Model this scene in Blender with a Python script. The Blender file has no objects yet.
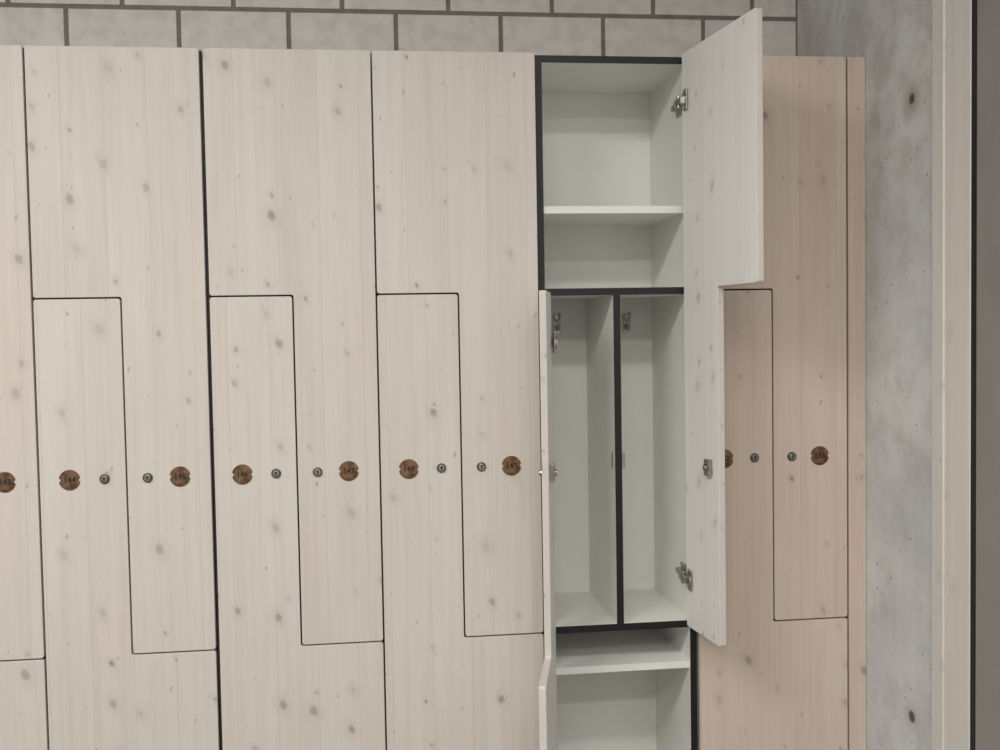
import bpy, bmesh, math, random
from mathutils import Vector, Matrix
random.seed(4)
S=bpy.context.scene
W=0.4; H2=0.70; H1=1.5536; T=2.1399; DI=.3597; TH=.0789+.035
XW=2.0504; DW=.4312; F0=-.350; F1=-.498
# ---------------------------------------------------------------- node helpers
def newmat(name):
    m=bpy.data.materials.new(name);m.use_nodes=True
    nt=m.node_tree;b=nt.nodes['Principled BSDF'];return m,nt,b
def srgb(r,g,b):
    f=lambda c:(c/255/12.92 if c/255<=.04045 else ((c/255+.055)/1.055)**2.4)
    return (f(r),f(g),f(b),1)
def N(nt,t,**k):
    n=nt.nodes.new(t)
    for a,v in k.items(): setattr(n,a,v)
    return n
def setin(nt,sock,v):
    if isinstance(v,bpy.types.NodeSocket): nt.links.new(v,sock)
    else: sock.default_value=v
def M(nt,op,a,b=None,c=None,clamp=False):
    n=N(nt,'ShaderNodeMath',operation=op);n.use_clamp=clamp
    setin(nt,n.inputs[0],a)
    if b is not None:setin(nt,n.inputs[1],b)
    if c is not None:setin(nt,n.inputs[2],c)
    return n.outputs[0]
def MIX(nt,f,a,b,mode='MIX'):
    n=N(nt,'ShaderNodeMix',data_type='RGBA',blend_type=mode)
    setin(nt,n.inputs[0],f);setin(nt,n.inputs[6],a);setin(nt,n.inputs[7],b);return n.outputs[2]
def RAMP(nt,f,lo,hi,a=0.,b=1.):
    n=N(nt,'ShaderNodeMapRange');n.interpolation_type='SMOOTHSTEP'
    setin(nt,n.inputs[0],f);n.inputs[1].default_value=lo;n.inputs[2].default_value=hi;n.inputs[3].default_value=a;n.inputs[4].default_value=b
    return n.outputs[0]
def NOISE(nt,vec,scale,detail=4,rough=.5,dist=0):
    n=N(nt,'ShaderNodeTexNoise');setin(nt,n.inputs['Vector'],vec);n.inputs['Scale'].default_value=scale
    n.inputs['Detail'].default_value=detail;n.inputs['Roughness'].default_value=rough;n.inputs['Distortion'].default_value=dist
    return n.outputs[0]
def COMB(nt,x,y,z):
    n=N(nt,'ShaderNodeCombineXYZ');setin(nt,n.inputs[0],x);setin(nt,n.inputs[1],y);setin(nt,n.inputs[2],z);return n.outputs[0]
def BUMP(nt,b,h,strength,dist):
    n=N(nt,'ShaderNodeBump');n.inputs['Strength'].default_value=strength;n.inputs['Distance'].default_value=dist
    setin(nt,n.inputs['Height'],h);nt.links.new(n.outputs[0],b.inputs['Normal'])
def simple(name,col,rough=.5,metal=0.,bump=0,var=.14,scale=25):
    m,nt,b=newmat(name)
    tc=N(nt,'ShaderNodeTexCoord').outputs['Object']
    n=NOISE(nt,tc,scale,4)
    c2=tuple(x*(1-var) for x in col[:3])+(1,)
    nt.links.new(MIX(nt,RAMP(nt,n,.35,.7),col,c2),b.inputs['Base Color'])
    b.inputs['Roughness'].default_value=rough;b.inputs['Metallic'].default_value=metal
    if bump: BUMP(nt,b,NOISE(nt,tc,180,3),bump,.001)
    return m
def wood(name,light,dark,light2,dark2,knot,kn=.5):
    m,nt,b=newmat(name)
    tc=N(nt,'ShaderNodeTexCoord').outputs['Object']
    rnd=N(nt,'ShaderNodeObjectInfo').outputs['Random']
    sp=N(nt,'ShaderNodeSeparateXYZ');nt.links.new(tc,sp.inputs[0])
    x=M(nt,'MULTIPLY_ADD',rnd,37.3,M(nt,'ADD',sp.outputs[0],sp.outputs[1]));z=M(nt,'MULTIPLY_ADD',rnd,71.7,sp.outputs[2]);y=0.
    sx=M(nt,'DIVIDE',x,.098);si=M(nt,'FLOOR',sx);sf=M(nt,'FRACT',sx)
    wn=N(nt,'ShaderNodeTexWhiteNoise',noise_dimensions='1D');nt.links.new(si,wn.inputs['W']);sv=wn.outputs['Value']
    seam=RAMP(nt,M(nt,'ABSOLUTE',M(nt,'SUBTRACT',sf,.5)),.485,.5,0.,1.)
    z2=M(nt,'MULTIPLY_ADD',sv,9.1,z)
    wob=NOISE(nt,COMB(nt,x,y,z),90,3)
    wob2=NOISE(nt,COMB(nt,z,x,3.),70,3)
    def knots(cell,rmin,rmax,prob,seed,st=1.25,slope=0.,pw=2.):
        v=N(nt,'ShaderNodeTexVoronoi',voronoi_dimensions='2D',feature='F1')
        vx=M(nt,'MULTIPLY_ADD',wob,.009,x)
        vz=M(nt,'MULTIPLY_ADD',wob2,.009,M(nt,'MULTIPLY_ADD',x,slope,z))
        nt.links.new(COMB(nt,M(nt,'DIVIDE',M(nt,'ADD',vx,seed),cell),M(nt,'DIVIDE',vz,cell*st),0.),v.inputs['Vector'])
        v.inputs['Scale'].default_value=1
        c=N(nt,'ShaderNodeSeparateColor');nt.links.new(v.outputs['Color'],c.inputs[0])
        on=M(nt,'LESS_THAN',c.outputs[0],prob)
        r=M(nt,'MULTIPLY_ADD',M(nt,'POWER',c.outputs[1],pw),(rmax-rmin)/cell,rmin/cell)
        q=M(nt,'DIVIDE',v.outputs['Distance'],r)
        stren=M(nt,'MULTIPLY',on,M(nt,'MULTIPLY_ADD',c.outputs[2],.75,.25))
        mask=M(nt,'MULTIPLY',RAMP(nt,q,.5,1.25,1.,0.),stren)
        halo=M(nt,'MULTIPLY',RAMP(nt,q,.8,3.5,1.,0.),on)
        core=M(nt,'MULTIPLY',RAMP(nt,q,.1,.6,1.,0.),M(nt,'MULTIPLY',on,RAMP(nt,c.outputs[2],.7,1.)))
        return mask,halo,core
    k1,h1,c1=knots(.085,.003,.0110,.44,0.,1.3,.35,1.6); k2,h2,c2=knots(.055,.0014,.004,.30,5.,1.9,-.6)
    k3,h3,c3=knots(.13,.002,.005,.4,9.,.45,-.8)
    gx=M(nt,'MULTIPLY_ADD',h1,.012,x)
    g1=NOISE(nt,COMB(nt,M(nt,'MULTIPLY',gx,55.),0.,M(nt,'MULTIPLY',z2,1.5)),1,5,.6,.3)
    g2=NOISE(nt,COMB(nt,M(nt,'MULTIPLY',gx,230.),0.,M(nt,'MULTIPLY',z2,5.)),1,3,.6)
    g3=NOISE(nt,COMB(nt,M(nt,'MULTIPLY',x,9.),0.,M(nt,'MULTIPLY',z2,1.6)),1,3)
    f=M(nt,'ADD',M(nt,'MULTIPLY',RAMP(nt,g1,.35,.75),.38),M(nt,'MULTIPLY',RAMP(nt,g2,.4,.75),.2))
    f=M(nt,'ADD',f,M(nt,'MULTIPLY_ADD',M(nt,'SUBTRACT',g3,.5),.9,.1))
    f=M(nt,'ADD',f,M(nt,'MULTIPLY',M(nt,'SUBTRACT',sv,.5),.25),clamp=True)
    hue=M(nt,'MULTIPLY_ADD',RAMP(nt,NOISE(nt,COMB(nt,M(nt,'MULTIPLY',x,2.5),0.,M(nt,'MULTIPLY',z,1.2)),1,2),.3,.7),.6,M(nt,'MULTIPLY',sv,.4))
    col=MIX(nt,f,MIX(nt,hue,light,light2),MIX(nt,hue,dark,dark2))
    col=MIX(nt,M(nt,'MULTIPLY',seam,.2),col,knot)
    col=MIX(nt,M(nt,'MULTIPLY',h1,.10),col,knot)
    col=MIX(nt,M(nt,'MULTIPLY',k1,kn),col,knot)
    col=MIX(nt,M(nt,'MULTIPLY',c1,kn*.5),col,tuple(v*.5 for v in knot[:3])+(1,))
    col=MIX(nt,M(nt,'MULTIPLY',k2,kn*.9),col,knot)
    col=MIX(nt,M(nt,'MULTIPLY',k3,kn*.9),col,knot)
    nt.links.new(col,b.inputs['Base Color']);b.inputs['Roughness'].default_value=.48
    b.inputs['Specular IOR Level'].default_value=.35
    BUMP(nt,b,M(nt,'ADD',g1,M(nt,'MULTIPLY',k1,-.6)),.08,.001)
    return m
KN=srgb(138,127,121)
mwood=wood('whitewashed_spruce',srgb(214,209,202),srgb(199,191,183),srgb(218,208,200),srgb(202,189,180),KN,.62)
mwood_warmlight=wood('whitewashed_spruce_warm_light',srgb(216,202,190),srgb(200,182,168),srgb(217,200,187),srgb(200,178,163),srgb(142,126,116),.55)  # warm light on the right unit and filler mixed into the wood colour
mwoodin=wood('white_lacquered_spruce',srgb(244,243,240),srgb(235,233,228),srgb(242,240,236),srgb(231,227,221),srgb(160,154,148),.55)
mpost=wood('pale_post_wood',srgb(232,228,222),srgb(220,214,207),srgb(230,225,218),srgb(216,209,201),srgb(160,150,142),.2)
mblack=simple('black_panel_edge',srgb(16,16,18),.5)
mwhite=simple('white_melamine',srgb(236,236,230),.45,var=.03,scale=6)
mmetal=simple('nickel_metal',srgb(176,174,168),.28,1.)
mmetal2=simple('worn_nickel_ring',srgb(120,116,110),.35,1.)
mdark=simple('keyhole_dark',srgb(20,18,18),.6)
mbadge=simple('copper_brown_badge',srgb(146,113,86),.3,.6,var=.6,scale=60)
mtext=simple('engraved_number',srgb(44,33,26),.6)
# ---------------------------------------------------------------- mesh helpers
def link(o,parent=None):
    S.collection.objects.link(o)
    if parent is not None:o.parent=parent
    return o
def empty(name,loc):
    e=bpy.data.objects.new(name,None);e.empty_display_size=.1;e.location=loc;return link(e)
def finish(name,bm,mats,parent=None,loc=(0,0,0),bevel=0):
    me=bpy.data.meshes.new(name);bmesh.ops.recalc_face_normals(bm,faces=bm.faces[:]);bm.to_mesh(me);bm.free()
    for m in (mats if isinstance(mats,(list,tuple)) else [mats]):me.materials.append(m)
    o=bpy.data.objects.new(name,me);link(o,parent);o.location=loc
    if bevel:
        b=o.modifiers.new('bevel','BEVEL');b.width=bevel;b.segments=2;b.limit_method='ANGLE';b.angle_limit=math.radians(40)
    return o
def addbox(bm,x0,x1,y0,y1,z0,z1,mi=0,front=None):
    vs=[bm.verts.new((x,y,z)) for x in (x0,x1) for y in (y0,y1) for z in (z0,z1)]
    F=[(0,1,3,2),(4,6,7,5),(0,4,5,1),(2,3,7,6),(0,2,6,4),(1,5,7,3)]
    for i,f in enumerate(F):
        fc=bm.faces.new([vs[j] for j in f]);fc.material_index=mi
        if i==2 and front is not None:fc.material_index=front
def addcyl(bm,c,r,depth,axis='Y',seg=24,r2=None,mi=0):
    rot={'Y':Matrix.Rotation(math.pi/2,4,'X'),'X':Matrix.Rotation(math.pi/2,4,'Y'),'Z':Matrix.Identity(4)}[axis]
    g=bmesh.ops.create_cone(bm,cap_ends=True,segments=seg,radius1=r,radius2=r if r2 is None else r2,depth=depth,matrix=Matrix.Translation(c)@rot)
    for v in g['verts']:
        for f in v.link_faces:f.material_index=mi
def rounded(pts,r,seg=4):
    out=[];n=len(pts)
    for i in range(n):
        p0=Vector(pts[i-1]);p1=Vector(pts[i]);p2=Vector(pts[(i+1)%n])
        a=p1+(p0-p1).normalized()*r;b=p1+(p2-p1).normalized()*r
        for k in range(seg+1):
            t=k/seg;out.append(((1-t)**2)*a+2*t*(1-t)*p1+t*t*b)
    return out
def prism(name,pts,y0,y1,mats,parent,loc=(0,0,0),bevel=0,r=.006,dx=0):
    bm=bmesh.new();pr=rounded(pts,r) if r else [Vector(q) for q in pts]
    a=[bm.verts.new((q[0]-dx,y0,q[1])) for q in pr];b=[bm.verts.new((q[0]-dx,y1,q[1])) for q in pr]
    f=bm.faces.new(a);f.material_index=0;g=bm.faces.new(b[::-1]);g.material_index=1 if isinstance(mats,list) else 0
    n=len(pr)
    for i in range(n):bm.faces.new((a[i],b[i],b[(i+1)%n],a[(i+1)%n]))
    return finish(name,bm,mats,parent,loc,bevel)
# ---------------------------------------------------------------- locker
G=.0019;TD=.016;ZB=.08
ZM=(H1+H2)/2-.002
def badge(parent,name,x,z,num):
    bm=bmesh.new();R=.0245;pts=[];n=96
    for i in range(n):
        a=2*math.pi*i/n;s=abs(math.sin(a));rr=R
        if s<.2: rr=R-.0042*math.cos(math.pi/2*s/.2)
        pts.append((x+rr*math.cos(a),z+rr*math.sin(a)))
    a=[bm.verts.new((q[0],-.0012,q[1])) for q in pts];b=[bm.verts.new((q[0],.0003,q[1])) for q in pts]
    bm.faces.new(a);bm.faces.new(b[::-1])
    for i in range(n):bm.faces.new((a[i],b[i],b[(i+1)%n],a[(i+1)%n]))
    finish(name,bm,mbadge,parent)
    cu=bpy.data.curves.new('t','FONT');cu.body=num;cu.size=.019;cu.align_x='CENTER';cu.align_y='CENTER';cu.extrude=.0003;cu.offset=.0005
    t=bpy.data.objects.new('t',cu);S.collection.objects.link(t);bpy.context.view_layer.update()
    me=bpy.data.meshes.new_from_object(t.evaluated_get(bpy.context.evaluated_depsgraph_get()))
    bpy.data.objects.remove(t);me.materials.clear();me.materials.append(mtext)
    o=bpy.data.objects.new(name+'_number',me);link(o,parent);o.rotation_euler=(math.pi/2,0,0);o.location=(x,-.0013,z)
def lock(parent,name,x,z,side):
    bm=bmesh.new()
    addcyl(bm,(x,-.001,z),.0118,.003,mi=2);addcyl(bm,(x,-.0045,z),.0085,.007,r2=.0075)
    addbox(bm,x-.0015,x+.0015,-.0086,-.0078,z-.005,z+.005,1);addcyl(bm,(x,-.0082,z+.003),.0022,.001,mi=1,seg=12)
    addbox(bm,x-.012,x+.012,TD-.001,TD+.012,z-.020,z+.020)
    addcyl(bm,(x,TD+.014,z),.008,.006)
    addbox(bm,min(x,x+side*.024),max(x,x+side*.024),TD+.012,TD+.015,z-.006,z+.006)
    finish(name,bm,[mmetal,mdark,mmetal2],parent,bevel=.0006)
def door(parent,kind,num,angle,mw,g0,g1):
    if kind=='upper':
        pts=[(g0,T),(W-g1,T),(W-g1,H2+G),(W/2+G,H2+G),(W/2+G,H1+G),(g0,H1+G)];px=W-g1;bx,lx,sd=.324,.249,-1
    else:
        pts=[(g0,H1-G),(W/2-G,H1-G),(W/2-G,H2-G),(W-g1,H2-G),(W-g1,ZB+.002),(g0,ZB+.002)];px=g0;bx,lx,sd=.070,.150,1
    o=prism(kind+'_door',pts,0,TD,[mw,mwoodin],parent,(px,0,0),.0012,.007,px)
    badge(o,kind+'_badge',bx-px,ZM,num);lock(o,kind+'_lock',lx-px,ZM,sd)
    if angle:
        o.location.y=-.003;o.location.x+=-.015 if kind=='upper' else .011;o.rotation_euler[2]=angle
    return o
def hinge(parent,name,x,z,s,dx=0):
    bm=bmesh.new()
    X=lambda a,b:(min(x+s*a,x+s*b),max(x+s*a,x+s*b))
    a,b=X(0,.004);addbox(bm,a,b,.035,.085,z-.022,z+.022)
    a,b=X(.004,.016);addbox(bm,a,b,.022,.09,z-.007,z+.007)
    a,b=X(.003+dx,.013+dx);addbox(bm,a,b,-.03,.028,z-.0085,z+.0085)
    addcyl(bm,(x+s*(.003+dx),-.03,z),.0165,.007,'X')
    a,b=X(.0005+dx,.0035+dx);addbox(bm,a,b,-.046,-.018,z-.026,z+.026)
    addcyl(bm,(x+s*(.010+dx),.0,z),.005,.03,'Z',12)
    addcyl(bm,(x+s*.017,.05,z),.004,.003,'X',12)
    finish(name,bm,mmetal,parent,bevel=.0008)
def hook(parent,name,x,y,z):
    bm=bmesh.new();addbox(bm,x-.010,x+.010,y-.005,y,z-.027,z+.027)
    finish(name+'_plate',bm,mmetal,parent,bevel=.001)
    cu=bpy.data.curves.new(name,'CURVE');cu.dimensions='3D';cu.bevel_depth=.004;cu.bevel_resolution=3
    for P in ([(x,y-.002,z-.005),(x,y-.02,z-.018),(x,y-.034,z-.012),(x,y-.036,z+.004)],[(x,y-.002,z+.008),(x,y-.025,z+.01),(x,y-.045,z+.018),(x,y-.05,z+.03)]):
        sp=cu.splines.new('NURBS');sp.points.add(3)
        for i,q in enumerate(P):sp.points[i].co=(*q,1)
        sp.use_endpoint_u=True;sp.order_u=3
    cu.materials.append(mmetal);o=bpy.data.objects.new(name,cu);link(o,parent)
def locker(x0,n1,n2,a1=0,a2=0,mw=mwood,detail=False,g0=G,g1=G):
    e=empty('locker',(x0,0,0));y0=TD+.002;y1=y0+.02+DI;t=.018;k=.0006
    bm=bmesh.new()
    def b(*q,fr=1):addbox(bm,*q,mi=0,front=fr)
    b(k,t,y0,y1,ZB,T-.002);b(W-t,W-k,y0,y1,ZB,T-.002)
    b(t,W-t,y0,y1,T-.002-t,T-.002);b(t,W-t,y0,y1,ZB,ZB+t)
    b(t,W-t,y0,y1,H1-t/2,H1+t/2);b(t,W-t,y0,y1,H2-t/2,H2+t/2)
    b(W/2-t/2,W/2+t/2,y0,y1,H2+t/2,H1-t/2)
    b(t,W-t,DI,y1,ZB+t,T-t-.002,fr=0)
    b(t,W-t,y0+.008,DI,SH1-t,SH1,fr=0);b(t,W-t,y0+.008,DI,SH2-t,SH2,fr=0)
    finish('carcass',bm,[mwhite,mblack],e)
    bm=bmesh.new();addbox(bm,k,W-k,.05,y1,0,ZB);finish('plinth',bm,mblack,e)
    door(e,'upper',n2,a1,mw,g0,g1);door(e,'lower',n1,a2,mw,g0,g1)
    if detail:
        for i,z in enumerate((T-.118,H2+.125)):hinge(e,'upper_hinge_%d'%(i+1),W-t,z,-1,.013)
        for i,z in enumerate((H1-.125,.25)):hinge(e,'lower_hinge_%d'%(i+1),t,z,1,.01)
        hook(e,'coat_hook_1',W/4+.006,DI,H1-.08);hook(e,'coat_hook_2',W*3/4+.006,DI,H1-.08)
        bm=bmesh.new();addbox(bm,W/2+t/2,W/2+t/2+.009,y0+.004,y0+.012,ZM-.02,ZM+.02);addbox(bm,W/2-t/2-.004,W/2-t/2,y0+.02,y0+.028,ZM-.02,ZM+.02)
        finish('strike_plates',bm,mmetal,e)
    return e
SH1=H1+.34*(T-H1)+.015;SH2=H2-.099
locker(-.8,'140','141');locker(-.4,'142','143',g1=.003);locker(0,'144','145',g1=.0045);locker(.4,'146','147',g0=.0045);locker(.8,'148','149')
locker(1.2,'150','151',a1=math.pi/2+TH,a2=-(math.pi/2+math.radians(13)),detail=True)
locker(1.6,'152','153',mw=mwood_warmlight)
prism('filler_panel',[(2.003,.0),(XW-.001,.0),(XW-.001,T),(2.003,T)],0,TD,mwood_warmlight,None,bevel=.001,r=.001)
# ---------------------------------------------------------------- room
CE=3.0;XL=-4.0;YF=-5.0
mblock=simple('sandlime_block',srgb(224,219,212),.85,0,.5)
mmort=simple('mortar',srgb(134,128,121),.95,0,.6)
BW,BH,J=.2965,.14,.012
JX=-.015;JZ=2.357
bm=bmesh.new();addbox(bm,XL,XW+.1,DW+.006,DW+.15,0,CE,1)
row0=int(-JZ//BH)-1
for i in range(row0,20):
    z0=max(JZ+i*BH+J/2,0.);z1=min(JZ+i*BH+BH-J/2,CE)
    if z1-z0<.01:continue
    off=JX+(0 if i%2 else BW/2)
    j=-20
    while off+j*BW<XW:
        x0=off+j*BW+J/2;x1=x0+BW-J;j+=1
        x0=max(x0,XL);x1=min(x1,XW-.006)
        if x1-x0<.01:continue
        d=random.uniform(0,.002);addbox(bm,x0,x1,DW+d,DW+.02,z0,z1,0)
finish('wall_back',bm,[mblock,mmort],bevel=.002)
def concrete(name,a,bcol,stain):
    m,nt,b=newmat(name);tc=N(nt,'ShaderNodeTexCoord').outputs['Object']
    sp=N(nt,'ShaderNodeSeparateXYZ');nt.links.new(tc,sp.inputs[0]);Y=sp.outputs[1];Z=sp.outputs[2]
    n1=NOISE(nt,tc,2.2,6,.62);n2=NOISE(nt,tc,9,6,.65);n3=NOISE(nt,tc,60,4,.6);n4=NOISE(nt,tc,3.1,4,.55,1.)
    n5=NOISE(nt,COMB(nt,0.,M(nt,'MULTIPLY',Y,14.),M(nt,'MULTIPLY',Z,1.2)),1,4,.6)
    col=MIX(nt,RAMP(nt,n1,.35,.65),a,bcol)
    col=MIX(nt,M(nt,'MULTIPLY',RAMP(nt,n2,.45,.68),.38),col,stain)
    col=MIX(nt,M(nt,'MULTIPLY',RAMP(nt,n4,.5,.7),.45),col,stain)
    col=MIX(nt,M(nt,'MULTIPLY',RAMP(nt,n5,.5,.75),.4),col,srgb(234,235,233))
    col=MIX(nt,M(nt,'MULTIPLY',RAMP(nt,n3,.5,.7),.15),col,stain)
    warm=RAMP(nt,Z,1.3,2.1)
    col=MIX(nt,M(nt,'MULTIPLY',M(nt,'MULTIPLY',warm,RAMP(nt,n2,.35,.6)),.35),col,srgb(186,173,158))
    def pits(sc,rad,pr):
        v=N(nt,'ShaderNodeTexVoronoi');v.inputs['Scale'].default_value=sc;nt.links.new(tc,v.inputs['Vector'])
        c=N(nt,'ShaderNodeSeparateColor');nt.links.new(v.outputs['Color'],c.inputs[0])
        rr=M(nt,'MULTIPLY',M(nt,'POWER',c.outputs[0],2.),rad)
        return M(nt,'MULTIPLY',M(nt,'LESS_THAN',v.outputs['Distance'],rr),M(nt,'LESS_THAN',c.outputs[1],pr))
    pit=M(nt,'MAXIMUM',pits(34,.2,.3),pits(13,.13,.35))
    for (py,pz,rs,rh,cc,st) in ((-.235,1.985,.06,.012,srgb(156,136,124),.75),(-.235,.52,.06,.014,srgb(140,142,142),.5)):
        dy=M(nt,'SUBTRACT',Y,py);dz=M(nt,'SUBTRACT',Z,pz)
        d=M(nt,'SQRT',M(nt,'ADD',M(nt,'MULTIPLY',dy,dy),M(nt,'MULTIPLY',dz,dz)))
        dn=M(nt,'MULTIPLY_ADD',M(nt,'SUBTRACT',n2,.5),.12,d)
        col=MIX(nt,M(nt,'MULTIPLY',RAMP(nt,dn,0.,rs,1.,0.),st),col,cc)
        col=MIX(nt,RAMP(nt,d,rh*.7,rh*1.3,.85,0.),col,srgb(62,54,48))
    col=MIX(nt,M(nt,'MULTIPLY',pit,.6),col,srgb(104,98,92))
    nt.links.new(col,b.inputs['Base Color']);b.inputs['Roughness'].default_value=.7
    BUMP(nt,b,M(nt,'ADD',M(nt,'MULTIPLY',pit,-1.),n3),.35,.002);return m
mcon=concrete('cast_concrete',srgb(228,229,227),srgb(210,213,214),srgb(178,177,174))
bm=bmesh.new();addbox(bm,XW,XW+.2,YF,DW+.006,0,CE);finish('wall_right',bm,mcon)
bm=bmesh.new();addbox(bm,XL-.1,XL,YF,DW+.15,0,CE);finish('wall_left',bm,simple('plaster_white',srgb(200,198,195),.8,0,.2))
bm=bmesh.new();addbox(bm,XL,XW,YF-.1,YF,0,CE);finish('wall_front',bm,simple('plaster_front',srgb(200,199,196),.8,0,.2))
bm=bmesh.new();addbox(bm,XL-.1,XW+.2,YF-.1,DW+.15,-.1,0);finish('floor',bm,simple('grey_screed',srgb(120,116,112),.5,0,.2))
bm=bmesh.new();addbox(bm,XL-.1,XW+.2,YF-.1,DW+.15,CE,CE+.1);finish('ceiling',bm,simple('ceiling_paint',srgb(190,188,186),.8,0,.2))
# door in the side wall
e=empty('door_1',(XW,F0,0));w=F1-F0
bm=bmesh.new();addbox(bm,-.014,-.0005,-.048,0,0.001,2.7);finish('frame_stop',bm,mpost,e,bevel=.002)
bm=bmesh.new();addbox(bm,-.010,-.0005,w,-.0485,0.001,2.7);finish('frame_post',bm,mpost,e,bevel=.002)
bm=bmesh.new();addbox(bm,-.008,-.0005,w-.026,w-.0005,.001,2.7);finish('rubber_seal',bm,mblack,e)
bm=bmesh.new();addbox(bm,-.012,-.0005,w-1.0,w-.0265,.001,2.7);finish('leaf',bm,simple('grey_leaf',srgb(160,157,152),.3,.2,var=.1,scale=5),e,bevel=.002)
# unseen lamps; the right-hand ones added to brighten last locker and side wall
def lamp(x,y,pw,L=1.5):
    e=empty('unseen_ceiling_lamp',(x,y,CE))
    bm=bmesh.new();addbox(bm,-L/2-.03,L/2+.03,-.16,.16,-.06,-.001);finish('housing',bm,mwhite,e,bevel=.004)
    l=bpy.data.lights.new('tube','AREA');l.shape='RECTANGLE';l.size=L;l.size_y=.28;l.energy=pw;l.color=(1,.982,.95)
    o=bpy.data.objects.new('tube',l);link(o,e);o.location=(0,0,-.064)
lamp(-.7,-2.1,66);lamp(1.0,-2.5,34);lamp(-1.6,-4.0,24);lamp(.7,-4.0,44)
w=bpy.data.worlds.new('w');S.world=w;w.use_nodes=True
w.node_tree.nodes['Background'].inputs[0].default_value=(.8,.85,.9,1);w.node_tree.nodes['Background'].inputs[1].default_value=.3
# camera (calibrated from the locker grid)
cd=bpy.data.cameras.new('camera');co=bpy.data.objects.new('camera',cd);link(co)
cd.sensor_width=36;cd.lens=1.0719*36;cd.clip_start=.05
R=Matrix.Rotation(-.1207,4,'Z')@Matrix.Rotation(math.pi/2-.0442,4,'X')@Matrix.Rotation(-.0171,4,'Z')
co.matrix_world=Matrix.Translation((.7807,-2.6272,1.4678))@R
S.camera=co
S.view_settings.view_transform='Standard'
